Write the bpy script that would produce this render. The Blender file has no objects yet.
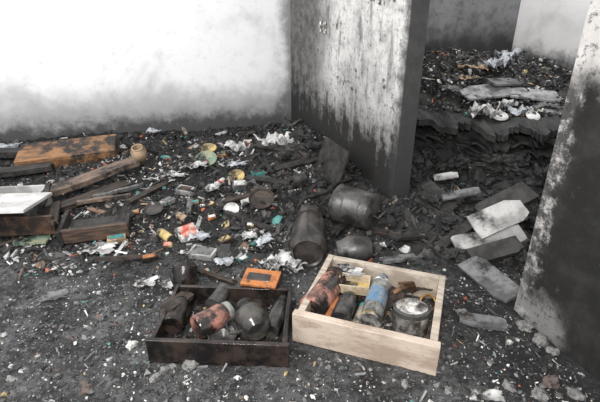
import bpy, bmesh, math, random
from mathutils import Vector, Matrix, noise, Euler
random.seed(11)
R=random.random
U=random.uniform
H=1.4; F=467.0; PT=math.radians(25.7); CP=math.cos(PT); SP=math.sin(PT)
# ---------------------------------------------------------------- helpers
def ray(px,py):
    u=(px-300)/F; v=(201-py)/F
    return Vector((u, CP+v*SP, -SP+v*CP))
def P(px,py,z=0.0):
    d=ray(px,py); t=(z-H)/d.z
    return Vector((0,0,H))+d*t
# wall frame
C0=Vector((-.09,4.74)); D0=Vector((.634,2.90)); AD=(D0-C0).normalized(); BD=Vector((-AD.y,AD.x))
LW=(D0-C0).length
D1=Vector((.995,1.74)); A1=Vector((.335,-.942)).normalized()
def sw(x,y):
    r=Vector((x,y))-D0
    return r.dot(AD), r.dot(BD)
def xy(s,w):
    return D0+AD*s+BD*w
def sm(a,b,x):
    t=min(1,max(0,(x-a)/(b-a))); return t*t*(3-2*t)
def g(x,y,cx,cy,rx,ry):
    return math.exp(-((x-cx)/rx)**2-((y-cy)/ry)**2)
def terrain(x,y):
    z=.14*g(x,y,.15,4.0,.45,.8)+.05*g(x,y,-.7,3.4,.8,.7)+.05*g(x,y,-2.0,4.0,1.2,.4)+.05*g(x,y,1.0,2.7,.35,.5)
    amp=.012+.022*sm(1.9,2.7,y)
    z+=amp*noise.noise(Vector((x*3.1,y*3.1,1.7)))+amp*.6*noise.noise(Vector((x*8,y*8,5)))
    return z
def sfront(w): return -.38+.53*min(1.1,max(-.6,(w-.38)/.8))+.05*math.sin(w*9)+.05*noise.noise(Vector((w*5,2,2)))
def heap(x,y):
    s,w=sw(x,y)
    if s<-.02 and w<.05: return -1
    if w<-.25 or s>.9: return -1
    d=sfront(w)-s
    z=.20*sm(-.45,0,d)+.27*sm(0,.07,d)+.27*sm(.1,1.0,d)
    z*=sm(-.25,.35,w)
    z*=1-.12*sm(1.3,2.1,w)
    z+=.05*noise.noise(Vector((x*5,y*5,3)))*sm(-.45,0,d)+.03*noise.noise(Vector((x*14,y*14,3)))*sm(-.45,0,d)
    return z-.005
def surf(x,y): return max(terrain(x,y),heap(x,y))
def hit(px,py):
    d=ray(px,py); o=Vector((0,0,H)); t=.8
    while t<9:
        p=o+d*t
        if p.z<=surf(p.x,p.y): return p
        t+=.01
    return o+d*t
# ---------------------------------------------------------------- materials
class NT:
    def __init__(s,name):
        s.mat=bpy.data.materials.new(name); s.mat.use_nodes=True; s.t=s.mat.node_tree
        s.b=s.t.nodes['Principled BSDF']; s.tc=s.n('ShaderNodeTexCoord')
        s.o=s.tc.outputs['Object']
    def n(s,ty): return s.t.nodes.new(ty)
    def l(s,a,b): s.t.links.new(a,b)
    def set(s,inp,v):
        if isinstance(v,bpy.types.NodeSocket): s.l(v,inp)
        else: inp.default_value=v
    def m(s,op,a,b=0.0,clamp=False):
        n=s.n('ShaderNodeMath'); n.operation=op; n.use_clamp=clamp
        s.set(n.inputs[0],a); s.set(n.inputs[1],b); return n.outputs[0]
    def mr(s,v,a,b,c=0.0,d=1.0):
        n=s.n('ShaderNodeMapRange'); n.interpolation_type='SMOOTHSTEP'
        s.set(n.inputs[0],v); n.inputs[1].default_value=a;n.inputs[2].default_value=b;n.inputs[3].default_value=c;n.inputs[4].default_value=d
        return n.outputs[0]
    def noise(s,scale,detail=6,rough=.6,vs=(1,1,1),dist=0,off=(0,0,0)):
        mp=s.n('ShaderNodeMapping'); mp.inputs['Scale'].default_value=vs; mp.inputs['Location'].default_value=off
        s.l(s.o,mp.inputs['Vector'])
        n=s.n('ShaderNodeTexNoise'); n.inputs['Scale'].default_value=scale; n.inputs['Detail'].default_value=detail
        n.inputs['Roughness'].default_value=rough; n.inputs['Distortion'].default_value=dist
        s.l(mp.outputs[0],n.inputs['Vector']); return n.outputs[0]
    def mix(s,f,a,b):
        n=s.n('ShaderNodeMix'); n.data_type='RGBA'
        s.set(n.inputs[0],f)
        for i,c in ((6,a),(7,b)):
            if isinstance(c,bpy.types.NodeSocket): s.l(c,n.inputs[i])
            else: n.inputs[i].default_value=(*c,1) if len(c)==3 else c
        return n.outputs[2]
    def xyz(s):
        n=s.n('ShaderNodeSeparateXYZ'); s.l(s.o,n.inputs[0]); return n.outputs
    def bump(s,h,st=.4,dist=.01):
        n=s.n('ShaderNodeBump'); n.inputs['Strength'].default_value=st; n.inputs['Distance'].default_value=dist
        s.l(h,n.inputs['Height']); s.l(n.outputs[0],s.b.inputs['Normal'])
    def col(s,c): s.l(c,s.b.inputs['Base Color'])
MC={}
def mat(name,c1,c2=None,scale=12,rough=.7,metal=0,lo=.4,hi=.62,bump=.3,vs=(1,1,1),soot=0.0,trans=0):
    if name in MC: return MC[name]
    t=NT(name)
    c2=c2 or tuple(x*.5 for x in c1)
    f=t.mr(t.noise(scale,6,.65,vs),lo,hi)
    c=t.mix(f,c1,c2)
    if soot>0:
        f2=t.mr(t.noise(scale*.45,8,.7,off=(3,1,7)),.62-soot*.3,.72-soot*.3)
        c=t.mix(f2,c,(.018,.017,.016))
        f3=t.mr(t.noise(70,6,.75,off=(1,5,2)),.58,.68)
        c=t.mix(t.m('MULTIPLY',f3,.7),c,(.03,.03,.03))
    t.col(c); t.b.inputs['Roughness'].default_value=rough; t.b.inputs['Metallic'].default_value=metal
    if trans: t.b.inputs['Transmission Weight'].default_value=trans
    t.bump(t.noise(scale*4,5,.6,vs),bump,.005)
    MC[name]=t.mat; return t.mat
CHAR=mat('charred_wood',(.010,.009,.008),(.036,.034,.032),14,.6,bump=.9)
CHARB=mat('charred_brown',(.016,.013,.011),(.062,.042,.031),9,.6,bump=.7,vs=(1,6,6))
WOODO=mat('scorched_orange_wood',(.30,.155,.068),(.14,.072,.036),7,.6,vs=(1,7,3),soot=.45)
WOODL=mat('light_plywood',(.50,.43,.355),(.33,.275,.22),8,.7,vs=(1,5,2),soot=.15)
WOODF=mat('drawer_front_veneer',(.54,.45,.37),(.35,.27,.21),5,.6,vs=(1,3,3),soot=.15)
WOODI=mat('drawer_inside_board',(.16,.135,.12),(.05,.042,.036),9,.8,soot=.5)
WHITEB=mat('smoked_white_board',(.46,.455,.44),(.24,.235,.225),6,.7,soot=.4)
GREYB=mat('ashy_grey_board',(.18,.18,.18),(.075,.075,.075),10,.85,soot=.4)
PAPER=mat('sooty_paper',(.64,.63,.61),(.28,.28,.28),14,.9,soot=.3)
CLOTH=mat('dirty_cloth',(.48,.50,.53),(.18,.19,.20),16,.95,soot=.35)
METAL=mat('sooty_steel',(.12,.117,.113),(.032,.030,.028),9,.4,.5,soot=.25)
METALL=mat('bright_tin',(.80,.78,.75),(.12,.11,.10),22,.3,.75,soot=.05)
RUST=mat('rusty_tin',(.12,.068,.045),(.04,.03,.025),12,.5,.4,soot=.4)
PINK=mat('smoky_pink_glass',(.42,.20,.155),(.07,.04,.032),7,.12,0,soot=.3,bump=.1)
GLASSD=mat('smoked_glass',(.02,.02,.02),(.08,.073,.064),10,.12,0,soot=.35,bump=.1)
GLASSG=mat('cloudy_glass',(.26,.27,.25),(.04,.036,.032),10,.12,0,soot=.3,bump=.1)
BROWNG=mat('tarry_brown_enamel',(.065,.056,.050),(.024,.022,.020),8,.25,0.1,soot=.35,bump=.2)
BRASS=mat('tarnished_brass',(.42,.25,.08),(.14,.07,.03),20,.4,.7)
RED=mat('scorched_red_label',(.50,.08,.045),(.55,.46,.40),24,.6,soot=.15)
ORNG=mat('orange_tin_lid',(.48,.18,.055),(.22,.075,.03),16,.4,.1,soot=.3)
YEL=mat('faded_yellow',(.55,.42,.16),(.28,.21,.11),14,.6,soot=.3)
GREEN=mat('faded_green_enamel',(.15,.24,.19),(.28,.29,.19),14,.5,soot=.3)
TAN=mat('tan_ceramic',(.40,.29,.19),(.21,.145,.09),9,.6,soot=.3)
WHT=mat('white_ceramic',(.64,.63,.60),(.32,.32,.31),12,.4,soot=.2)
STONE=mat('plaster_lump',(.24,.235,.225),(.09,.087,.083),20,.95,soot=.4,bump=.8)
REDST=mat('reddish_brick_lump',(.13,.095,.087),(.07,.06,.055),16,.95,soot=.4,bump=.8)
TEAL=mat('faded_teal_plastic',(.07,.30,.28),(.05,.14,.14),14,.5,soot=.2)
BLK=mat('burnt_black_lacquer',(.009,.008,.008),(.042,.030,.025),10,.2,bump=.5)
# ---------------------------------------------------------------- mesh builder
I4=Matrix.Identity(4)
def T(x,y=0,z=0):
    return Matrix.Translation(x if isinstance(x,Vector) else Vector((x,y,z)))
def RX(a): return Matrix.Rotation(math.radians(a),4,'X')
def RY(a): return Matrix.Rotation(math.radians(a),4,'Y')
def RZ(a): return Matrix.Rotation(math.radians(a),4,'Z')
class B:
    def __init__(s): s.v=[];s.f=[];s.m=[]
    def add(s,vs,fs,M,mi):
        o=len(s.v); s.v+=[M@Vector(v) for v in vs]
        for i,f in enumerate(fs):
            s.f.append([k+o for k in f]); s.m.append(mi[i] if isinstance(mi,list) else mi)
    def box(s,sx,sy,sz,M=I4,mi=0,j=0):
        vs=[(x*sx/2+U(-j,j),y*sy/2+U(-j,j),z*sz/2+U(-j,j)) for x in(-1,1) for y in(-1,1) for z in(-1,1)]
        s.add(vs,[(0,1,3,2),(4,6,7,5),(0,4,5,1),(2,3,7,6),(0,2,6,4),(1,5,7,3)],M,mi)
    def plank(s,L,W,t,M=I4,mi=0,n=22,rag=.02,warp=.01):
        vs=[];fs=[];sd=R()*50;rows=5
        for i in range(n+1):
            for lay in (0,1):
                for j in range(rows+1):
                    v=j/rows-.5
                    e=0
                    if i==0: e=-U(-.3,1)*rag*1.4
                    if i==n: e=U(-.3,1)*rag*1.4
                    if i in (0,n) and lay==1: e=vs[-(rows+1)][0]-(-L/2+L*i/n)
                    x=-L/2+L*i/n+e
                    y=v*W
                    if j in (0,rows): y+=rag*.5*noise.noise(Vector((x*30,sd+j,0)))
                    vs.append((x,y,warp*noise.noise(Vector((x*3,sd,4)))+(-t/2,t/2)[lay]))
        K=2*(rows+1)
        for i in range(n):
            a=i*K;b=a+K
            for j in range(rows):
                fs.append((a+j,a+j+1,b+j+1,b+j)); q=rows+1
                fs.append((a+q+j,b+q+j,b+q+j+1,a+q+j+1))
            q=rows+1
            fs.append((a,b,b+q,a+q)); fs.append((a+rows,a+rows+q,b+rows+q,b+rows))
        for a in (0,n*K):
            for j in range(rows): fs.append((a+j,a+j+1,a+rows+2+j,a+rows+1+j))
        s.add(vs,fs,M,mi)
    def shard(s,L,W,t,M=I4,mi=0,jag=.05):
        # broken rectangular panel: straight edges, one or two snapped corners, small nicks
        cut=[U(.0,.10),U(.15,.4),U(0,.08),U(.1,.3)]
        random.shuffle(cut)
        per=[(-1,-1),(1,-1),(1,1),(-1,1)]; pts=[]
        for k in range(4):
            a=per[k];p_=per[k-1];n_=per[(k+1)%4];c=cut[k]
            if c>.08:
                A_=(a[0]+(p_[0]-a[0])*c*.7,a[1]+(p_[1]-a[1])*c*.7); B_=(a[0]+(n_[0]-a[0])*c*.7,a[1]+(n_[1]-a[1])*c*.7)
                pts.append(A_); pts.append(((A_[0]+B_[0])/2+U(-jag,jag),(A_[1]+B_[1])/2+U(-jag,jag))); pts.append(B_)
            else: pts.append(a)
            e=pts[-1]; pts.append((e[0]+(n_[0]-e[0])*.5+U(-jag,jag)*.5,e[1]+(n_[1]-e[1])*.5+U(-jag,jag)*.5))
        pts=[(x*L/2,y*W/2) for x,y in pts]
        N=len(pts)
        vs=[(x,y,-t/2) for x,y in pts]+[(x,y,t/2) for x,y in pts]
        fs=[tuple(range(N))[::-1],tuple(range(N,2*N))]+[(k,(k+1)%N,N+(k+1)%N,N+k) for k in range(N)]
        s.add(vs,fs,M,mi)
    def lathe(s,prof,M=I4,mi=0,seg=32,dent=0):
        vs=[];fs=[];ms=[]
        sd=R()*99
        for (r,z) in prof:
            for k in range(seg):
                a=2*math.pi*k/seg
                rr=max(r,.0004)
                if dent: rr*=1+dent*noise.noise(Vector((math.cos(a)*1.5+sd,math.sin(a)*1.5,z*12)))
                vs.append((rr*math.cos(a),rr*math.sin(a),z))
        for i in range(len(prof)-1):
            for k in range(seg):
                k2=(k+1)%seg
                fs.append((i*seg+k,i*seg+k2,(i+1)*seg+k2,(i+1)*seg+k))
                ms.append(mi[i] if isinstance(mi,list) else mi)
        s.add(vs,fs,M,ms)
    def tube(s,pts,r,mi=0,seg=8,M=I4):
        pts=[Vector(p) for p in pts]; vs=[];fs=[]
        for i,p in enumerate(pts):
            d=(pts[min(i+1,len(pts)-1)]-pts[max(i-1,0)]).normalized()
            q=d.to_track_quat('Z','Y')
            for k in range(seg):
                a=2*math.pi*k/seg
                vs.append(p+q@Vector((r*math.cos(a),r*math.sin(a),0)))
        for i in range(len(pts)-1):
            for k in range(seg):
                k2=(k+1)%seg; fs.append((i*seg+k,i*seg+k2,(i+1)*seg+k2,(i+1)*seg+k))
        fs.append(tuple(range(seg))); fs.append(tuple((len(pts)-1)*seg+k for k in range(seg)))
        s.add(vs,fs,M,mi)
    def sheet(s,w,h,amp,M=I4,mi=0,n=14,fr=7,t=.003):
        vs=[];fs=[];sd=R()*90
        for lay in(0,1):
            for i in range(n+1):
                for j in range(n+1):
                    a=i/n-.5;b=j/n-.5
                    x=a*w*(1+.45*noise.noise(Vector((b*5,sd,1))));y=b*h*(1+.45*noise.noise(Vector((a*5,sd,8))))
                    z=amp*(abs(noise.noise(Vector((x*fr,y*fr,sd))))*1.6+.7*abs(noise.noise(Vector((x*fr*2.7,y*fr*2.7,sd)))))+lay*t
                    vs.append((x,y,z))
        N=(n+1)*(n+1)
        for i in range(n):
            for j in range(n):
                a=i*(n+1)+j; q=(a,a+1,a+n+2,a+n+1)
                fs.append(q[::-1]); fs.append(tuple(k+N for k in q))
        rim=[(0,j) for j in range(n)]+[(i,n) for i in range(n)]+[(n,j) for j in range(n,0,-1)]+[(i,0) for i in range(n,0,-1)]
        ids=[a*(n+1)+b for a,b in rim]
        for k in range(len(ids)):
            a=ids[k];b=ids[(k+1)%len(ids)]; fs.append((a,b,b+N,a+N))
        s.add(vs,fs,M,mi)
    def lump(s,r,sc,M=I4,mi=0,amp=.5,sub=3):
        bm=bmesh.new(); bmesh.ops.create_icosphere(bm,subdivisions=sub,radius=1); sd=R()*99
        for v in bm.verts:
            k=1+amp*noise.noise(v.co*1.3+Vector((sd,0,0)))+amp*.6*noise.noise(v.co*3+Vector((sd,0,0)))+amp*.35*noise.noise(v.co*8+Vector((sd,0,0)))
            v.co=Vector((v.co.x*k*r*sc[0],v.co.y*k*r*sc[1],v.co.z*k*r*sc[2]))
        s.add([v.co.copy() for v in bm.verts],[[v.index for v in f.verts] for f in bm.faces],M,mi); bm.free()
    def done(s,name,mats,M=I4,bevel=0,ang=35,fixn=True):
        me=bpy.data.meshes.new(name); me.from_pydata([tuple(v) for v in s.v],[],s.f)
        for m in mats: me.materials.append(m)
        me.polygons.foreach_set('material_index',s.m)
        if fixn:
            bm=bmesh.new(); bm.from_mesh(me); bmesh.ops.recalc_face_normals(bm,faces=bm.faces); bm.to_mesh(me); bm.free()
        me.shade_smooth(); me.set_sharp_from_angle(angle=math.radians(ang))
        ob=bpy.data.objects.new(name,me); bpy.context.collection.objects.link(ob); ob.matrix_world=M
        if bevel:
            b=ob.modifiers.new('bevel','BEVEL'); b.width=bevel; b.segments=2; b.limit_method='ANGLE'
        return ob
def axisM(A,Bp):
    d=(Bp-A); return T(A)@d.to_track_quat('Z','Y').to_matrix().to_4x4(), d.length
def lay(x1,y1,x2,y2,r,z0=None):
    if z0 is None:
        z0=.5*(hit(x1,y1).z+hit(x2,y2).z)-.005
    return axisM(P(x1,y1,z0+r),P(x2,y2,z0+r))
# ---------------------------------------------------------------- room shell
def wallmat(name,kind):
    t=NT(name); x,y,z=t.xyz()
    n1=t.noise(1.3,8,.62,dist=.3); n2=t.noise(5,9,.7,off=(4,2,1)); n3=t.noise(26,8,.75)
    n2b=t.noise(10,9,.75,off=(1,2,6))
    st=t.noise(3.0,8,.65,vs=(3.2,3.2,.7),off=(2,0,0))
    def jit(v,n_,a): return t.m('ADD',v,t.m('MULTIPLY',t.m('SUBTRACT',n_,.5),a))
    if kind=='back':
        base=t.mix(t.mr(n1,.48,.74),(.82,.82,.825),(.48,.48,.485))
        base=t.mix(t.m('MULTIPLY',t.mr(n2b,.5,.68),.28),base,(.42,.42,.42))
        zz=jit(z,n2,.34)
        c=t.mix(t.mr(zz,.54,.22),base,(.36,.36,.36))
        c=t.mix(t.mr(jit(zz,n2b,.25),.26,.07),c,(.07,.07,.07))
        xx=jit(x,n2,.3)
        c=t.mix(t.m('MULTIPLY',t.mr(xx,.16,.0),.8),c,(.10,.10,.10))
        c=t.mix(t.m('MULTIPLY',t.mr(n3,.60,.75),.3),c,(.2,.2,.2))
    elif kind=='side':
        base=t.mix(t.mr(n1,.38,.62),(.68,.67,.65),(.36,.35,.345))
        base=t.mix(t.m('MULTIPLY',t.mr(n2b,.44,.64),.6),base,(.20,.195,.19))
        c=t.mix(t.m('MULTIPLY',t.mr(st,.52,.64),.65),base,(.09,.087,.083))
        c=t.mix(t.mr(n2,.57,.64),c,(.045,.043,.04))
        s2=jit(jit(jit(x,n2,.6),st,.4),n2b,.4)
        c=t.mix(t.m('MULTIPLY',t.mr(s2,1.0,.50),.9),c,t.mix(t.mr(n2b,.42,.60),(.045,.043,.041),(.15,.147,.143)))
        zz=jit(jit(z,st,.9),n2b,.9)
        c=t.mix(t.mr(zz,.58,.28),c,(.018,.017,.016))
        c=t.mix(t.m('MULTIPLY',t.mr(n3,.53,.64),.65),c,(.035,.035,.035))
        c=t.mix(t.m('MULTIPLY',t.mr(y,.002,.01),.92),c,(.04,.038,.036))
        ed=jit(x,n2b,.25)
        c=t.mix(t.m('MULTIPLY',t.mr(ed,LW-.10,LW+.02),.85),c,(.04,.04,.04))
    elif kind=='pier':
        base=t.mix(t.mr(n2b,.38,.52),(.46,.445,.43),(.06,.058,.055))
        s2=jit(jit(x,st,.16),n2b,.22)
        k=t.mr(s2,.02,.085)
        dk=t.mix(t.mr(n2,.45,.68),(.007,.0065,.006),(.024,.023,.022))
        dk=t.mix(t.mr(n2b,.60,.70),dk,(.10,.097,.093))
        c=t.mix(t.m('MULTIPLY',k,.985),base,dk)
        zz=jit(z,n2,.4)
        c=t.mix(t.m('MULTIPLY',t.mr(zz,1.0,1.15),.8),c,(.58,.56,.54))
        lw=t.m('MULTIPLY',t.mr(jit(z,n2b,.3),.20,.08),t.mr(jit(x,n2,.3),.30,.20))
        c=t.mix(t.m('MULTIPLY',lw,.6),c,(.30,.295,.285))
        c=t.mix(t.m('MULTIPLY',t.mr(n3,.52,.62),.75),c,(.012,.012,.012))
    elif kind=='hallback':
        base=t.mix(t.mr(n1,.35,.7),(.17,.17,.175),(.065,.065,.067))
        base=t.mix(t.m('MULTIPLY',t.mr(n2b,.45,.65),.6),base,(.035,.035,.035))
        zz=jit(z,n2,.5)
        c=t.mix(t.mr(zz,1.05,.75),base,(.025,.025,.025))
    else:
        base=t.mix(t.mr(n1,.45,.75),(.84,.83,.82),(.5,.49,.49))
        zz=jit(jit(z,n2,.4),n2b,.2)
        c=t.mix(t.mr(zz,.85,.62),base,(.06,.06,.06))
    t.col(c); t.b.inputs['Roughness'].default_value=.95
    t.bump(t.m('ADD',n3,n2),.35,.01)
    return t.mat
def wall(name,org,dirv,L,th,hh,m,side=1,z0=-.05):
    d=dirv.normalized(); ang=math.atan2(d.y,d.x)
    b=B(); b.box(L,th,hh-z0,T(L/2,side*th/2,(hh+z0)/2))
    return b.done(name,[m],T(org.x,org.y,0)@Matrix.Rotation(ang,4,'Z'))
BK=Vector((-2.66,-.64)).normalized()
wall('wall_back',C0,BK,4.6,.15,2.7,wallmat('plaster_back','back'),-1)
wall('wall_right',C0,AD,LW,.13,2.7,wallmat('plaster_side','side'))
wall('wall_pier',D1,A1,2.2,.13,2.7,wallmat('plaster_pier','pier'))
hc=xy(-1.385,2.2)
wall('wall_hall_back',xy(-1.385,.13),BD,2.2,.12,2.7,wallmat('plaster_hall_back','hallback'),1)
wall('wall_hall_right',hc,AD,3.6,.12,2.7,wallmat('plaster_hall_right','hallright'),1)
# ---------------------------------------------------------------- floor
t=NT('ash_floor')
n1=t.noise(1.3,6,.6); n2=t.noise(5,9,.7); n3=t.noise(45,9,.8); n4=t.noise(120,4,.7,off=(3,3,0)); n5=t.noise(20,8,.75,off=(7,3,0))
x,y,z=t.xyz()
c=t.mix(t.mr(n2,.38,.62),(.024,.024,.024),(.13,.13,.132))
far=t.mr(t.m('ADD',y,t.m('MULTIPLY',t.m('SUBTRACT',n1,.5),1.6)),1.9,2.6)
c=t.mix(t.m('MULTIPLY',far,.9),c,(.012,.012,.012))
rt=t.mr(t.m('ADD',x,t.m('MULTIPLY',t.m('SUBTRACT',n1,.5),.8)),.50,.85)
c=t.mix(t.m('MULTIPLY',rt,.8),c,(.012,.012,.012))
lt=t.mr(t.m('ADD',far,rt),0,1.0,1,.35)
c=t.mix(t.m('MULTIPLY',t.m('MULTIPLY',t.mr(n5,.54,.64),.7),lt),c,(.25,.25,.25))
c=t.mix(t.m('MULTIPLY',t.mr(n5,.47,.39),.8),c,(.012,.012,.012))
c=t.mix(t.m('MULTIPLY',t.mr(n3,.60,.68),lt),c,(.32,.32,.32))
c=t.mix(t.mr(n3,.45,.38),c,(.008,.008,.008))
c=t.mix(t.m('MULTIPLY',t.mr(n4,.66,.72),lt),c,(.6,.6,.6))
t.col(c); t.b.inputs['Roughness'].default_value=.95
t.bump(t.m('ADD',n3,t.m('ADD',n4,n5)),1.0,.015)
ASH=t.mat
def grid(name,f,us,vs,m,xyf):
    V=[];Fc=[]
    nu=len(us);nv=len(vs)
    for a in us:
        for b in vs:
            p=xyf(a,b); V.append((p[0],p[1],f(p[0],p[1])))
    for i in range(nu-1):
        for j in range(nv-1):
            k=i*nv+j; Fc.append((k,k+nv,k+nv+1,k+1))
    me=bpy.data.meshes.new(name); me.from_pydata(V,[],Fc); me.materials.append(m)
    bm=bmesh.new(); bm.from_mesh(me); bm.normal_update()
    if sum(f_.normal.z for f_ in bm.faces)<0: bmesh.ops.reverse_faces(bm,faces=bm.faces)
    bm.to_mesh(me); bm.free()
    me.shade_smooth(); ob=bpy.data.objects.new(name,me); bpy.context.collection.objects.link(ob)
    return ob
def rng(a,b,st):
    n=int((b-a)/st); return [a+(b-a)*i/n for i in range(n+1)]
def fineT(x,y):
    far=sm(1.8,2.8,y)
    return terrain(x,y)+(.007+.016*far)*noise.noise(Vector((x*24,y*24,2)))+(.006+.010*far)*noise.noise(Vector((x*60,y*60,8)))
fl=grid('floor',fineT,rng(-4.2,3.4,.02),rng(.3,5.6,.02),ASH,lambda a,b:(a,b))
# ---------------------------------------------------------------- rubble scatter
def _ico():
    bm=bmesh.new(); bmesh.ops.create_icosphere(bm,subdivisions=1,radius=1)
    v=[x.co.copy() for x in bm.verts]; f=[[q.index for q in k.verts] for k in bm.faces]; bm.free(); return v,f
ICO=_ico()
def euler(tilt=1.0):
    return Euler((U(-tilt,tilt),U(-tilt,tilt),U(0,6.28))).to_matrix()
def piece(store,p,size,kind,col,tilt):
    V,Fc,C=store; o=len(V); M=euler(tilt)
    if kind==0:
        sc=(size*U(.6,1),size*U(.4,.9),size*U(.3,.7))
        for v in ICO[0]:
            k=U(.55,1.2); V.append(p+M@Vector((v.x*sc[0]*k,v.y*sc[1]*k,v.z*sc[2]*k)))
        fs=ICO[1]
    elif kind==1:
        n=random.choice((3,4,5,6)); th=size*U(.03,.12); a0=U(0,6); asp=U(.35,1); cv=U(-.4,.5)*size
        r=[U(.5,1.1) for _ in range(n)]
        for zz in(-th,th):
            for k in range(n):
                a=a0+6.283*k/n; V.append(p+M@Vector((math.cos(a)*size*r[k],math.sin(a)*size*r[k]*asp,zz+cv*math.cos(a)**2)))
        fs=[tuple(range(n))[::-1],tuple(range(n,2*n))]+[(k,(k+1)%n,n+(k+1)%n,n+k) for k in range(n)]
    else:
        L=size*U(.8,2.0);w=size*U(.12,.32);h=size*U(.08,.2);tp=U(.3,1)
        for xx,q in((-L,1),(L,tp)):
            for yy,zz in((-w,-h),(w,-h),(w,h),(-w,h)): V.append(p+M@Vector((xx,yy*q,zz*q)))
        fs=[(0,3,2,1),(4,5,6,7)]+[(k,(k+1)%4,4+(k+1)%4,4+k) for k in range(4)]
    for f in fs:
        Fc.append([q+o for q in f]); C.append((col,len(f)))
def vary(c):
    k=U(.7,1.3); return (c[0]*k,c[1]*k,c[2]*k,1)
DARK=[(.010,.010,.010),(.016,.016,.016),(.026,.025,.024),(.045,.044,.042),(.013,.012,.011),(.07,.068,.066)]
GRY=[(.025,.025,.025),(.05,.05,.05),(.12,.12,.12),(.08,.078,.075),(.17,.17,.17)]
def pal(light,colr,dark=DARK):
    r=R()
    if r<light: return vary(random.choice([(.5,.5,.5),(.38,.38,.37),(.68,.67,.65),(.3,.3,.3),(.42,.39,.35)]))
    if r<light+colr: return vary(random.choice([(.20,.13,.09),(.14,.095,.07),(.40,.30,.15),(.42,.12,.06),(.08,.24,.22),(.26,.21,.16),(.11,.085,.07)]))
    return vary(random.choice(dark))
main=([],[],[])
BOX=[]
def excl(x,y):
    for cx,cy,ya,hw,hd in BOX:
        dx=x-cx;dy=y-cy;c_=math.cos(-ya);s_=math.sin(-ya)
        if abs(dx*c_-dy*s_)<hw and abs(dx*s_+dy*c_)<hd: return True
    return False
LD=(.330,1.672,math.radians(-19.5),.0); DD=(-.315,1.585,math.radians(-3),.0)
BOX.append((LD[0],LD[1],LD[2],.30,.27)); BOX.append((DD[0],DD[1],DD[2],.28,.20))
def insideroom(x,y,mg=.03):
    r=Vector((x,y))-C0
    if r.dot(Vector((-BK.y,BK.x)))<mg: return False
    s,w=sw(x,y)
    if s<0.03: return w<-mg
    r1=Vector((x,y))-D1
    if r1.dot(A1)>-.05: return r1.dot(Vector((-A1.y,A1.x)))<-mg
    return w<1.9
def spread(n,smin,smax,light,colr,xr,yr,kinds=(0,1,1,2),cond=None,tilt=.6,pw=2.4,dark=DARK):
    c=0;tries=0
    while c<n and tries<n*20:
        tries+=1
        x=U(*xr);y=U(*yr)
        if abs(x)>.45+y*.78: continue
        sz=smin+(smax-smin)*R()**pw
        if not insideroom(x,y,.02+sz) or excl(x,y): continue
        if cond and not cond(x,y): continue
        z=surf(x,y)+sz*.15
        piece(main,Vector((x,y,z)),sz,random.choice(kinds),pal(light,colr,dark),tilt); c+=1
spread(12000,.003,.010,.10,.03,(-3.4,1.6),(1.0,4.9))
spread(9000,.0025,.010,.22,.03,(-1.4,1.2),(1.0,2.0),kinds=(0,0,1,1),dark=GRY)
spread(1300,.007,.022,.12,.04,(-1.4,1.2),(1.0,1.9),kinds=(0,0,1,2),dark=GRY)
spread(19000,.005,.019,.07,.04,(-3.4,1.6),(2.0,4.9),kinds=(0,0,1,1,2),tilt=.9)
spread(3200,.016,.045,.04,.06,(-3.2,1.5),(2.15,4.8),kinds=(0,0,1,2),tilt=.9)
cf=lambda x,y: noise.noise(Vector((x*2.2,y*2.2,9)))>-.05
spread(2600,.006,.034,.50,.14,(-1.6,.1),(2.0,3.9),kinds=(1,1,2,0),tilt=.8,cond=cf,pw=3)
spread(110,.04,.09,.22,.15,(-2.6,.1),(2.2,4.5),kinds=(1,1,2),tilt=.6)
spread(650,.03,.08,.01,.02,(-.5,1.4),(2.1,4.7),kinds=(1,0,1,0,2),tilt=1.0)
spread(60,.012,.022,.5,.06,(-1.3,1.3),(1.0,1.5),kinds=(0,0,1),tilt=.4)
for D_,hw,hd,zz,n in ((LD,.25,.21,.02,900),(DD,.23,.15,.02,900)):
    for i in range(n):
        a=U(-hw,hw);b_=U(-hd,hd); c_=math.cos(D_[2]);s_=math.sin(D_[2]); sz=.003+.020*R()**2.2
        piece(main,Vector((D_[0]+a*c_-b_*s_,D_[1]+a*s_+b_*c_,zz+sz*.3)),sz,random.choice((0,1,2)),pal(.10,.12),.7)
def debris_obj(name,store,m):
    V,Fc,C=store
    me=bpy.data.meshes.new(name); me.from_pydata([tuple(v) for v in V],[],Fc); me.materials.append(m)
    ca=me.color_attributes.new('Col','FLOAT_COLOR','CORNER'); buf=[]
    for c,n in C: buf+=list(c)*n
    ca.data.foreach_set('color',buf)
    ob=bpy.data.objects.new(name,me); bpy.context.collection.objects.link(ob); return ob
t=NT('burnt_debris'); a=t.n('ShaderNodeAttribute'); a.attribute_name='Col'
c=t.mix(t.mr(t.noise(34,6,.7),.49,.64),a.outputs['Color'],(.022,.022,.022))
t.col(c); t.b.inputs['Roughness'].default_value=.7; t.bump(t.noise(90,4,.6),.5,.004)
DEB=t.mat
debris_obj('burnt_debris',main,DEB)
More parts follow.
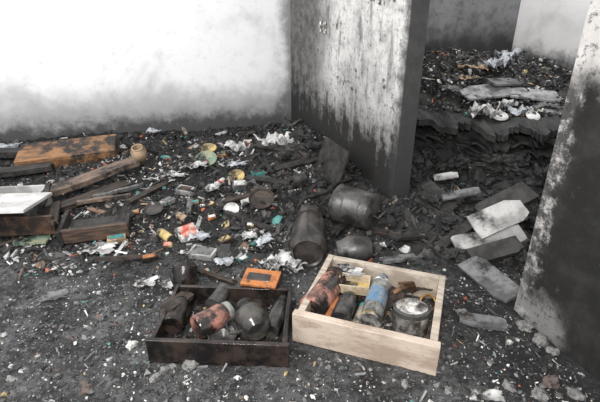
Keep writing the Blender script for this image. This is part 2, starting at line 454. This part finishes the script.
# ---------------------------------------------------------------- heap
t=NT('heap_ash'); n2=t.noise(6,9,.7); n3=t.noise(40,8,.8)
c=t.mix(t.mr(n2,.4,.65),(.009,.009,.009),(.035,.034,.033)); c=t.mix(t.mr(n3,.66,.74),c,(.12,.12,.12))
t.col(c); t.b.inputs['Roughness'].default_value=.95; t.bump(t.m('ADD',n2,n3),.9,.02); HEAPM=t.mat
hp=grid('rubble_heap',lambda x,y:max(-.04,heap(x,y)),rng(-1.38,.6,.02),rng(.135,2.19,.02),HEAPM,lambda s,w:tuple(xy(s,w)))
def layer(name,w0,w1,over,back,dz,th,m,sd):
    V=[];Fc=[];nw=110;nd=14
    for lay_ in(0,1):
        for i in range(nw+1):
            w=w0+(w1-w0)*i/nw
            sf=sfront(w)
            ov=over*(1+.9*noise.noise(Vector((w*6,sd,0)))+.7*noise.noise(Vector((w*17,sd,0)))+.4*noise.noise(Vector((w*60,sd,0))))
            for j in range(nd+1):
                d=-ov+(back+ov)*j/nd
                p=xy(sf-d,w)
                z=.50+dz-.35*max(0,-d)*(1+noise.noise(Vector((w*7,sd,2))))-.05*math.sin((w-w0)/(w1-w0)*3.14)+.03*noise.noise(Vector((w*9,d*9,sd)))+.018*noise.noise(Vector((w*35,d*25,sd)))+.20*sm(.1,1.0,d)
                V.append((p.x,p.y,z+lay_*th))
    N=(nw+1)*(nd+1)
    for i in range(nw):
        for j in range(nd):
            k=i*(nd+1)+j; q=(k,k+1,k+nd+2,k+nd+1); Fc.append(q); Fc.append(tuple(a+N for a in q[::-1]))
        a=i*(nd+1);b2=a+nd+1; Fc.append((a,b2,b2+N,a+N)); a+=nd;b2+=nd; Fc.append((a,a+N,b2+N,b2))
    b=B(); b.v=[Vector(v) for v in V]; b.f=[list(f) for f in Fc]; b.m=[0]*len(Fc)
    return b.done(name,[m])
CHARL=mat('flaky_char',(.007,.007,.007),(.026,.025,.023),11,.6,bump=1.0)
layer('charred_mattress',.2,1.7,.12,.45,-.02,.045,CHARL,3)
layer('charred_blanket',.25,1.2,.09,.4,-.12,.02,CHARL,8)
layer('charred_carpet',.5,1.6,.07,.4,-.20,.02,CHARL,15)
layer('charred_blanket',.3,1.5,.13,.4,-.28,.018,CHARL,31)
hs=([],[],[])
c_=0
while c_<10000:
    s=U(-1.33,.5);w=U(.2,2.12); p=xy(s,w); z=heap(p.x,p.y)
    if z<.02: continue
    c_+=1
    top=z>.42
    d=sfront(w)-s
    sz=.005+.028*R()**2.3
    up=.03 if (top and R()<.5) else 0
    if d<.04:  # heap front: charred pieces, with the cliff's shadow also put into their black
        if R()<.3: piece(hs,Vector((p.x,p.y,z+.01)),.02+.06*R(),random.choice((0,1,1)),vary((.012,.0115,.011)),1.2); continue
        piece(hs,Vector((p.x,p.y,z+sz*.2)),sz,random.choice((0,0,1)),pal(.02,.02,[(.010,.010,.010),(.016,.016,.016),(.024,.024,.024)]),.8); continue
    rt_=sm(.6,1.2,w)*sm(.75,.2,d)
    piece(hs,Vector((p.x,p.y,z+sz*.2+up)),sz,random.choice((0,0,1,1,2)),pal(.07+.22*rt_,.05,DARK+DARK+GRY),.8)
debris_obj('heap_debris',hs,DEB)
# ---------------------------------------------------------------- charred lumps (melted furniture remains)
for (px,py,r,sc) in [(455,165,.10,(1.3,.8,.6)),(500,165,.12,(1.3,.9,.6)),(430,205,.09,(1.2,.8,.6)),(470,205,.08,(1.4,.8,.6)),(540,185,.12,(1.2,.9,.9)),(535,225,.10,(1,.8,.8)),(500,200,.09,(1.3,.8,.6)),(420,232,.06,(1.3,1,.6)),(455,258,.06,(1.2,.9,.6)),(445,225,.06,(1,1,.6)),(318,152,.10,(1.3,.9,.6)),(300,140,.09,(1.2,.8,.6)),(350,172,.0001+.07,(1,1,.7)),(290,160,.08,(1.4,.9,.5)),(330,168,.07,(1.3,.8,.6)),(265,170,.06,(1.3,.8,.5)),(395,215,.06,(1.2,1,.6)),(520,262,.07,(1.2,.9,.7))]:
    b=B(); b.lump(r,sc,amp=.8,sub=4); b.done('charred_lump',[CHARL],T(hit(px,py)+Vector((0 if px<400 else .0,-.02,r*.2)))@RZ(U(0,180)),ang=25)
# ---------------------------------------------------------------- drawers
def drawer(name,pos,W,D,h,t,mats,tilt=I4,front=.012):
    b=B()
    b.box(W-2*t,D-2*t,.008,T(0,0,.012),2)
    b.box(W+front*2,t*1.2,h,T(0,-D/2+t*.6,h/2),0)
    b.box(W-2*t*.99,t,h*.96,T(0,D/2-t/2,h*.48),1)
    b.box(t,D-t*1.2,h*.97,T(-W/2+t/2,t*.6,h*.485),1)
    b.box(t,D-t*1.2,h*.97,T(W/2-t/2,t*.6,h*.485),1)
    return b.done(name,mats,T(pos[0],pos[1],pos[3])@Matrix.Rotation(pos[2],4,'Z')@tilt,bevel=.003)
drawer('wooden_drawer',LD,.57,.50,.145,.03,[WOODF,WOODL,WOODI])
drawer('charred_drawer',DD,.54,.38,.115,.018,[BLK,BLK,CHAR])
def jar(name,x1,y1,x2,y2,r,ms,z0=None,kind='jar',dent=0):
    M,L=lay(x1,y1,x2,y2,r,z0); b=B()
    if kind=='jar':
        pr=[(0,.006),(r*.7,.004),(r*.9,0),(r,r*.18),(r,L*.72),(r*.94,L*.79),(r*.82,L*.83),(r*.82,L*.855),(r*.9,L*.86),(r*.9,L*.97),(r*.85,L),(0,L)]
        mi=[0]*7+[1]*4
    elif kind=='bottle':
        pr=[(0,.006),(r*.9,0),(r,r*.18),(r,L*.5),(r*.92,L*.58),(r*.55,L*.70),(r*.36,L*.78),(r*.34,L*.92),(r*.42,L*.93),(r*.42,L*.97),(r*.36,L),(r*.26,L),(r*.26,L*.9),(0,L*.88)]
        mi=[0]*8+[1]*5
    elif kind=='spray':
        pr=[(0,.008),(r*.8,.004),(r*.92,0),(r*1.03,.002),(r*1.03,.014),(r,.018),(r,L*.25),(r,L*.55),(r,L*.72),(r*1.03,L*.725),(r*1.03,L*.74),(r*.8,L*.8),(r*.45,L*.84),(r*.5,L*.845),(r*.5,L*.97),(r*.42,L),(0,L)]
        mi=[1]*3+[3]*2+[0,2,0]+[1]*4+[2]*4
    else:
        pr=[(0,.004),(r*.9,.004),(r*.93,0),(r,0),(r,.006),(r*.97,.01),(r*.97,L*.5),(r*.985,L*.52),(r*.97,L*.54),(r*.97,L-.01),(r,L-.006),(r,L),(r*.93,L),(r*.9,L-.006),(0,L-.006)]
        mi=[1]*5+[0]*4+[1]*5
    b.lathe(pr,mi=mi,dent=dent)
    return b.done(name,ms,M)
Z0=.022
SMK=mat('smoke_stained_label',(.34,.30,.24),(.05,.045,.04),26,.6,soot=.3)
BLUEL=mat('scorched_blue_label',(.10,.20,.32),(.28,.28,.27),14,.35,soot=.3)
jar('glass_jar',311,311,336,276,.064,[PINK,RUST],Z0)
jar('glass_bottle',340,320,354,286,.045,[GLASSD,SMK],Z0,'bottle')
jar('aerosol_can',370,322,384,274,.048,[GLASSG,METALL,BLUEL,YEL],Z0+.014,'spray')
jar('tin_can',322,322,340,302,.032,[ORNG,METALL],Z0,'can',.05)
jar('small_bottle',357,326,364,306,.024,[SMK,TEAL],Z0,'jar')
p=P(410,329,Z0); b=B(); r=.074
b.lathe([(0,0),(r*.95,0),(r,.006),(r,.085),(r*1.06,.087),(r*1.06,.105),(r*.9,.112),(r*.5,.115),(r*.42,.115),(r*.42,.135),(r*.3,.14),(0,.14)],mi=[0]*4+[1]*2+[0]*5)
b.tube([(r*math.cos(a)*1.12,r*math.sin(a)*1.12,.06+.02*math.sin(a*2)) for a in [i*.2 for i in range(14)]],.004,1)
b.done('steel_canister',[METALL,METAL],T(p)@RX(-8))
p=P(403,290,.12); b=B()
b.tube([(-.05,0,0),(-.02,.0,.02),(.02,0,.025),(.05,0,.015),(.065,0,-.012),(.06,0,-.035)],.012,0,10)
b.tube([(0,0,.02),(0,0,.05)],.008,0,8); b.tube([(-.035,.01,.052),(0,0,.055),(.035,-.008,.05)],.007,0,8)
b.lathe([(.0,-.062),(.02,-.06),(.022,-.045),(.012,-.04),(0,-.04)],RY(-85),0)
b.done('brass_tap',[mat('dull_bronze',(.20,.11,.06),(.06,.04,.03),20,.4,.6)],T(p)@RZ(25)@RX(20))
p=P(428,303,.09); b=B(); b.tube([(.035*math.cos(a),.035*math.sin(a),.0) for a in [i*2*math.pi/20 for i in range(21)]],.006,0,8)
b.done('brass_ring',[BRASS],T(p)@RX(50)@RZ(20))
def openbox(name,px,py,z,W,D,h,m1,m2,yaw,tilt=I4,lid=True):
    b=B(); t_=.004
    b.box(W,D,t_,T(0,0,t_/2),1); b.box(W,t_,h,T(0,-D/2,h/2),0); b.box(W,t_,h,T(0,D/2,h/2),0)
    b.box(t_,D,h,T(-W/2,0,h/2),0); b.box(t_,D,h,T(W/2,0,h/2),0)
    if lid: b.box(W,D*.85,t_,T(0,D/2,h)@RX(20)@T(0,D*.42,0),0)
    return b.done(name,[m1,m2],T(P(px,py,z))@RZ(yaw)@tilt,bevel=.001)
CREAM=mat('cream_card',(.58,.49,.36),(.36,.28,.18),10,.8,soot=.2)
openbox('cardboard_box',354,288,.075,.14,.085,.05,CREAM,YEL,-12,RX(6),False)
b=B(); b.sheet(.12,.08,.02,n=10); b.done('crumpled_paper',[PAPER],T(P(350,273,.115))@RZ(-10))
b=B(); b.sheet(.2,.12,.03,n=10); b.done('burnt_rag',[CHARB],T(P(385,300,.04))@RZ(50))
b=B(); b.sheet(.14,.14,.03,n=10); b.done('burnt_rag',[CHAR],T(P(415,285,.05))@RZ(10))
b=B(); b.sheet(.2,.1,.02,n=10); b.done('burnt_rag',[GREYB],T(P(350,330,.03))@RZ(-10))
# dark drawer contents
jar('glass_jar',196,328,230,311,.054,[PINK,GLASSG],.04)
M_,L_=lay(258,332,243,302,.07,.04)
b=B(); r=.070
b.lathe([(0,0),(r*.6,0),(r*.9,.02),(r,.06),(r,.10),(r*.8,.135),(r*.5,.15),(r*.5,.165),(r*.6,.17),(r*.6,.18),(r*.4,.18),(r*.4,.15),(0,.14)],mi=0)
b.tube([(r*.9,0,.03),(r*1.5,0,.04),(r*1.6,0,.08),(r*1.4,0,.11),(r*.9,0,.12)],.009,0)
b.done('enamel_jug',[GLASSD],M_)
jar('glass_bottle',172,326,188,290,.046,[BLK,BROWNG],.03,'bottle')
jar('tin_can',213,306,225,290,.038,[METAL,METAL],.04,'can',.08)
jar('glass_jar',270,332,283,300,.038,[GLASSD,BLK],.03)
b=B(); b.lathe([(0,0),(.03,0),(.055,.03),(.062,.05),(.058,.05),(.05,.03),(.0,.008)]); b.done('small_bowl',[METAL],T(P(224,338,.03))@RX(20))
b=B(); r=.062
b.lathe([(0,0),(r*.8,0),(r,.03),(r,.1),(r*.7,.12),(r*.6,.12),(r*.8,.09),(r*.8,.02),(0,.02)],dent=.1)
b.tube([(r*.9,0,.02),(r*1.7,0,.03),(r*1.8,0,.07),(r*.95,0,.09)],.009,0)
b.done('melted_mug',[BLK],T(P(184,287,.03))@RX(-35)@RZ(70))
b=B(); b.plank(.16,.07,.02,rag=.01); b.done('charred_plank',[CHARB],T(P(178,302,.10))@RZ(70)@RY(12))
b=B(); b.sheet(.2,.1,.03,n=10); b.done('burnt_rag',[CHAR],T(P(240,310,.03))@RZ(-10))
b=B(); b.box(.165,.11,.06,T(0,0,.03),0,.003); b.box(.17,.115,.012,T(0,0,.066),1,.002); b.box(.11,.05,.005,T(-.01,0,.074),2)
b.done('tea_tin_box',[RUST,ORNG,BROWNG],T(P(262,289,.06))@RZ(-12)@RX(6),bevel=.004)
# ---------------------------------------------------------------- pots in the middle
M_,L_=lay(338,203,374,213,.125)
b=B(); r=.122
b.lathe([(0,.02),(r*.85,.02),(r*.9,0),(r,.0),(r,.012),(r*.96,.02),(r*.97,L_*.3),(r,L_*.32),(r*.97,L_*.34),(r*.97,L_*.75),(r,L_*.77),(r*.97,L_*.79),(r*.95,L_*.98),(r*.85,L_*1.02),(r*.3,L_*1.06),(0,L_*1.06)],dent=.06,seg=40)
b.tube([(r*.3,0,L_*1.05),(r*.35,0,L_*1.2),(-r*.35,0,L_*1.2),(-r*.3,0,L_*1.05)],.008,0)
b.done('metal_canister',[METAL],M_)
M_,L_=lay(308,254,310,216,.095)
b=B(); r=.10
b.lathe([(0,.01),(r*.7,.01),(r*.8,0),(r*.95,.03),(r,.08),(r,L_*.6),(r*.85,L_*.8),(r*.7,L_*.86),(r*.7,L_*.95),(r*.78,L_),(r*.7,L_),(r*.6,L_*.9),(0,L_*.85)],dent=.08,seg=36)
b.done('enamel_milk_can',[BROWNG],M_)
M_,L_=lay(370,248,332,250,.08)
b=B(); r=.082
b.lathe([(0,0),(r*.7,0),(r*.95,.03),(r,.08),(r*.9,L_*.6),(r*.6,L_*.8),(r*.6,L_*.9),(r*.7,L_*.92),(r*.6,L_*.92),(r*.5,L_*.8),(0,L_*.7)],dent=.14,seg=36)
b.done('dented_kettle',[METAL],M_)
pts=[]
for px,py in ((298,216),(304,207),(316,203),(328,199),(336,191),(350,186)):
    q=hit(px,py); pts.append(q+Vector((0,0,.06)))
b=B(); b.tube(pts,.014); b.done('rubber_hose',[CHAR])
# ---------------------------------------------------------------- upper left furniture remains
def board(name,px,py,L,W,th,m,yaw,tx=0,ty=0,dz=0,rag=.02,warp=.01,sh=False,off=0):
    q=hit(px,py)
    b=B()
    if sh: b.shard(L,W,th)
    else: b.plank(L,W,th,rag=rag,warp=warp)
    return b.done(name,[m],T(q+Vector((off,0,dz+th/2)))@RZ(yaw)@RY(ty)@RX(tx),ang=20)
q=hit(64,168); b=B()
b.box(.76,.26,.022,T(0,.0,.12),0,.004); b.box(.76,.022,.11,T(0,-.12,.055),1,.003); b.box(.022,.24,.11,T(-.37,0,.055),1); b.box(.022,.24,.11,T(.37,0,.055),1)
b.done('upturned_wooden_drawer',[WOODO,WOODO],T(q+Vector((0,.15,.01)))@RZ(13)@RX(14)@RY(-3),bevel=.003)
q=hit(97,188)
PBW=mat('pale_brown_wood',(.21,.15,.11),(.10,.07,.053),8,.7,vs=(1,6,2),soot=.4)
b=B(); b.plank(.62,.13,.035,rag=.015); b.done('wooden_plank',[PBW],T(q+Vector((0,0,.10)))@RZ(48)@RY(-3))
board('charred_plank',85,205,.62,.10,.03,CHARB,50,dz=.03)
b=B(); r=.06; b.lathe([(0,0),(r*.6,0),(r,.04),(r,.09),(r*.7,.12),(r*.75,.13),(r*.6,.13),(r*.6,.1),(0,.03)]); b.done('ceramic_pot',[TAN],T(hit(142,166)+Vector((0,0,.05)))@RX(20)@RZ(10))
q=P(10,238,.03)
drawer('white_drawer',(q.x-.26,q.y+.22,math.radians(6),.02),.62,.44,.15,.02,[CHARB,WHITEB,WHITEB])
b=B(); b.box(.38,.36,.02,T(0,0,.0),0); b.done('white_board',[mat('pale_smoked_board',(.62,.61,.59),(.42,.41,.40),6,.7,soot=.2)],T(P(5,203,.22))@RZ(4)@RX(-9),bevel=.003)
b=B(); b.box(.5,.02,.12,T(0,0,.0),0); b.done('wooden_drawer_front',[RUST],T(P(10,226,.11))@RZ(4),bevel=.003)
q=hit(92,240)
b=B(); b.box(.38,.025,.09,T(0,-.12,.045),0,.004); b.box(.025,.28,.09,T(-.18,0,.045),1,.004); b.box(.36,.25,.012,T(0,0,.02),1); b.box(.02,.16,.07,T(.18,-.03,.035),1,.004)
b.done('burnt_drawer_frame',[mat('reddish_burnt_wood',(.10,.06,.04),(.03,.023,.02),9,.6,vs=(1,6,6)),CHAR],T(q+Vector((0,.1,.01)))@RZ(14),bevel=.003)
board('wooden_slat',105,207,.30,.035,.02,PBW,20,dz=.05)
board('wooden_slat',58,225,.46,.05,.02,CHARB,115,dz=.08,ty=10)
board('wooden_slat',48,222,.40,.03,.02,CHAR,105,dz=.12,ty=-12)
board('wooden_slat',33,243,.16,.08,.015,GREEN,10,dz=.01)
board('wooden_slat',120,200,.30,.035,.02,GREYB,35,dz=.06)
board('charred_plank',20,176,.45,.12,.04,CHAR,20,dz=.03)
board('charred_plank',14,160,.4,.12,.05,CHAR,5,dz=.04)
b=B(); b.shard(.40,.26,.015)
q=hit(340,183); b.done('leaning_burnt_board',[CHAR],T(q+Vector((-.06,.08,.14)))@Matrix.Rotation(math.atan2(AD.y,AD.x),4,'Z')@RX(70))
# ---------------------------------------------------------------- small items
def paper(name,px,py,w,h,amp,m,yaw,dz=.01,tx=0):
    b=B(); b.sheet(w,h,amp,n=14,fr=13); return b.done(name,[m],T(hit(px,py)+Vector((0,0,dz)))@RZ(yaw)@RX(tx),ang=20)
for a in [('crumpled_cloth',277,147,.28,.18,.10,PAPER,20),('crumpled_cloth',237,155,.22,.12,.06,PAPER,0,.04),('crumpled_cloth',280,270,.18,.12,.06,PAPER,30,.03),
          ('crumpled_paper',99,253,.18,.11,.015,PAPER,5,.02),('crumpled_paper',200,256,.18,.10,.02,PAPER,-20,.02),('crumpled_paper',146,286,.10,.07,.01,PAPER,10,.02),('crumpled_paper',169,288,.08,.06,.01,PAPER,-30,.02),
          ('crumpled_paper',172,181,.18,.08,.03,PAPER,0,.04),('crumpled_paper',195,172,.18,.09,.03,PAPER,30,.04),('crumpled_paper',247,243,.10,.10,.03,PAPER,50,.03),('crumpled_paper',264,248,.10,.08,.03,CLOTH,20,.03),
          ('crumpled_paper',225,268,.10,.08,.02,CLOTH,20,.03),('crumpled_paper',380,250,.06,.05,.01,PAPER,5,.03),
          ('crumpled_paper',212,195,.12,.08,.03,PAPER,70,.04),('crumpled_paper',238,170,.14,.07,.03,CLOTH,10,.04),('crumpled_paper',200,243,.12,.07,.03,CLOTH,10,.03),
          ('crumpled_paper',55,298,.12,.07,.012,GREYB,10),('crumpled_paper',485,398,.12,.05,.01,PAPER,-5),
          ('crumpled_paper',8,152,.2,.12,.02,CLOTH,10,.04),('crumpled_paper',155,137,.14,.08,.03,CLOTH,10,.04),('crumpled_paper',295,270,.10,.10,.03,PAPER,70,.03)]:
    paper(*a)
def bowl(name,px,py,r,m,tx,dz=.02,yaw=0):
    b=B(); b.lathe([(0,0),(r*.4,0),(r*.45,.01),(r*.85,r*.35),(r,r*.55),(r*.96,r*.55),(r*.8,r*.36),(r*.3,.02),(0,.018)])
    return b.done(name,[m],T(hit(px,py)+Vector((0,0,dz)))@RZ(yaw)@RX(tx))
bowl('enamel_bowl',207,165,.085,GREEN,25); bowl('enamel_bowl',209,159,.07,YEL,15,.06); bowl('enamel_bowl',237,181,.06,YEL,30); bowl('ceramic_bowl',262,206,.085,CHARB,30,.03)
bowl('ceramic_bowl',232,214,.05,WHT,35); bowl('ceramic_bowl',155,215,.06,BROWNG,15)
jar('tin_can',177,234,194,228,.036,[RED,METALL],None,'can',.06); jar('tin_can',160,232,172,240,.028,[YEL,METAL],None,'can',.06)
jar('tin_can',290,182,304,178,.04,[METAL,METAL],None,'can',.06); jar('tin_can',178,215,188,220,.025,[TAN,METAL],None,'can',.06)
def carton(name,px,py,w,d,h,m1,m2,yaw,tx=0):
    b=B(); b.box(w,d,h,T(0,0,h/2),0,.006); b.box(w*.8,d*.8,.003,T(0,0,h+.003),1)
    return b.done(name,[m1,m2],T(hit(px,py)+Vector((0,0,.012)))@RZ(yaw)@RX(tx),bevel=.003)
carton('crushed_carton',190,240,.11,.06,.035,WHT,RED,30,10); carton('crushed_carton',204,258,.14,.08,.04,WHITEB,GREYB,-15,8); carton('crushed_carton',150,262,.08,.04,.025,RUST,ORNG,20)
carton('crushed_carton',118,243,.10,.05,.03,TAN,TEAL,20); carton('crushed_carton',225,245,.09,.05,.03,CHARB,YEL,50); carton('crushed_carton',240,188,.10,.07,.03,GREYB,WHT,10,10)
carton('crushed_carton',186,195,.12,.07,.04,WHITEB,RUST,-20,5); carton('crushed_carton',258,178,.10,.06,.04,TEAL,CHAR,20); carton('crushed_carton',168,205,.09,.05,.03,WHITEB,GREYB,60)
for (px,py,w_,d_,m1,m2,ya) in [(212,220,.05,.03,ORNG,WHT,30),(243,262,.05,.03,TEAL,WHT,50),(168,248,.05,.04,YEL,RED,10),(222,183,.06,.03,RED,WHT,70),(135,215,.05,.03,ORNG,TAN,20),(250,228,.04,.03,YEL,WHT,0),(205,275,.05,.03,TEAL,TAN,20),(258,262,.05,.03,ORNG,YEL,45),(195,205,.05,.03,TAN,TEAL,15),(222,158,.07,.03,ORNG,YEL,20)]:
    carton('matchbox',px,py,w_,d_,.016,m1,m2,ya,12)
for (px,py,L,W,m,ya) in [(225,205,.35,.04,CHARB,20),(150,195,.4,.05,CHARB,70),(250,225,.35,.04,CHAR,-30),(305,165,.5,.06,CHAR,30),(275,185,.4,.05,CHAR,-10),(345,228,.3,.05,CHAR,60),(420,240,.35,.06,CHAR,15),(440,215,.3,.05,CHAR,-40),(405,262,.25,.05,GREYB,20),(190,210,.25,.03,GREYB,100),(280,152,.4,.08,CHAR,-15),(366,196,.3,.07,CHAR,-60),(130,262,.3,.03,CHARB,15),(215,280,.2,.025,CHARB,-20),(395,240,.25,.05,CHARB,-20),(455,240,.3,.07,CHAR,40)]:
    board('charred_stick',px,py,L,W,.018,m,ya,tx=U(-15,15),ty=U(-8,8),dz=.02)
board('broken_tile',482,324,.20,.08,.014,GREYB,-12,dz=.008,sh=True)
for (px,py,r,m) in [(132,346,.024,WHT),(190,366,.034,STONE),(168,371,.032,STONE),(156,379,.024,STONE),(86,390,.032,REDST),(524,327,.035,STONE),(540,342,.035,STONE),(552,352,.028,STONE),(551,384,.035,REDST),(540,396,.032,STONE),(575,396,.035,STONE),(462,314,.030,STONE),(509,343,.016,WHT),(405,385,.02,STONE),(508,388,.026,STONE),(12,380,.02,STONE),(448,392,.022,STONE)]:
    b=B(); b.lump(r,(1,.8,.6)); b.done('plaster_lump' if m is not REDST else 'brick_lump',[m],T(hit(px,py)+Vector((0,0,r*.2)))@RZ(U(0,180)),ang=30)
# ---------------------------------------------------------------- doorway boards
def board3(name,a,bq,W,th,m,roll=0):
    A=P(*a);Bp=P(*bq); d=Bp-A; M=T((A+Bp)/2)@d.to_track_quat('X','Z').to_matrix().to_4x4()@RX(roll)
    b=B(); b.shard(d.length,W,th); return b.done(name,[m],M,ang=20)
board3('broken_white_panel',(455,246,.06),(524,234,.08),.13,.012,WHITEB,24)
board3('broken_white_panel',(474,228,.15),(524,206,.25),.15,.012,WHITEB,32)
board3('broken_grey_panel',(468,260,.06),(514,298,.05),.13,.014,GREYB,18)
board3('broken_grey_panel',(442,197,.12),(480,190,.18),.07,.012,GREYB,10)
board3('broken_white_panel',(434,178,.16),(458,174,.20),.07,.010,WHITEB,10)
board3('charred_plank',(425,185,.12),(455,210,.06),.10,.03,CHAR,20)
board3('charred_plank',(480,215,.14),(530,190,.24),.14,.03,CHAR,20)
board3('charred_plank',(470,258,.06),(520,244,.10),.10,.03,CHAR,20)
def hboard(name,px,py,L,W,th,m,yaw,tx=0,ty=0,dz=.03): return board(name,px,py,L,W,th,m,yaw,tx,ty,dz,sh=True)
SLATE=mat('ash_covered_slate',(.34,.34,.34),(.17,.17,.17),9,.85,soot=.25)
hboard('slate_slab',485,99,.40,.20,.016,SLATE,10,14,-4,.05)
hboard('slate_slab',532,102,.36,.18,.016,SLATE,-12,12,4,.05)
hboard('slate_slab',505,88,.34,.12,.016,GREYB,25,12,4,.04)
hboard('slate_slab',548,116,.22,.12,.016,SLATE,15,12,4,.04)
for a in [('crumpled_cloth',482,122,.18,.14,.08,PAPER,0,.04),('crumpled_cloth',520,120,.20,.10,.05,CLOTH,0,.04),('crumpled_cloth',505,112,.16,.10,.05,PAPER,40,.04),('crumpled_cloth',498,72,.26,.14,.08,CLOTH,20,.04),('crumpled_paper',472,75,.20,.08,.05,TAN,-20,.04),('crumpled_paper',466,84,.13,.06,.04,TAN,0,.03),('crumpled_paper',510,62,.2,.12,.06,CLOTH,0,.04),('crumpled_paper',450,95,.16,.10,.04,GREYB,0,.03),('crumpled_paper',545,112,.2,.1,.05,GREYB,0,.03)]:
    paper(*a)
bowl('ceramic_bowl',497,126,.06,WHT,20,.05); bowl('ceramic_bowl',530,125,.05,WHT,30,.05)
p=Vector((*(C0+AD*.75),1.03)); b=B()
b.box(.10,.012,.05,I4,0); b.box(.05,.012,.09,T(.06,0,0),0); b.tube([(.0,-.012,-.04),(.0,-.012,.04)],.009,0)
b.done('door_hinge',[METALL],T(p)@Matrix.Rotation(math.atan2(AD.y,AD.x),4,'Z')@T(0,-.007,0),bevel=.002)
# ---------------------------------------------------------------- light, world, camera
w=bpy.data.worlds.new('World'); bpy.context.scene.world=w; w.use_nodes=True
bg=w.node_tree.nodes['Background']; bg.inputs[0].default_value=(.98,.98,1,1); bg.inputs[1].default_value=1.0
def area(name,loc,tgt,size,pw,col=(1,1,1)):
    l=bpy.data.lights.new(name,'AREA'); l.energy=pw; l.size=size; l.color=col
    o=bpy.data.objects.new(name,l); bpy.context.collection.objects.link(o); o.location=loc
    o.rotation_euler=(Vector(tgt)-Vector(loc)).to_track_quat('-Z','Y').to_euler()
area('left_wall_fill',(-2.4,1.2,2.5),(-1.0,4.3,.8),1.6,75,(1,1,1))  # added off-frame lamp to brighten the left wall; no window is built
area('camera_side_fill',(-.3,-.8,2.3),(.1,2.2,.0),.5,90,(1,.98,.95))  # added fill from behind the camera for side wall and foreground
hl=xy(-.2,1.2); ht=xy(-.7,2.2)
area('hall_wall_fill',(hl.x,hl.y,2.4),(ht.x,ht.y,1.2),.6,22,(1,1,1))  # fill added above the hall to lift its shadowed right wall
cam=bpy.data.cameras.new('Camera'); co=bpy.data.objects.new('Camera',cam); bpy.context.collection.objects.link(co)
co.location=(0,0,H); co.rotation_euler=(math.radians(90)-PT,0,0)
cam.sensor_width=36; cam.lens=36*F/600; cam.clip_start=.05
sc=bpy.context.scene; sc.camera=co
sc.view_settings.view_transform='Standard'; sc.view_settings.look='None'; sc.view_settings.exposure=0.1
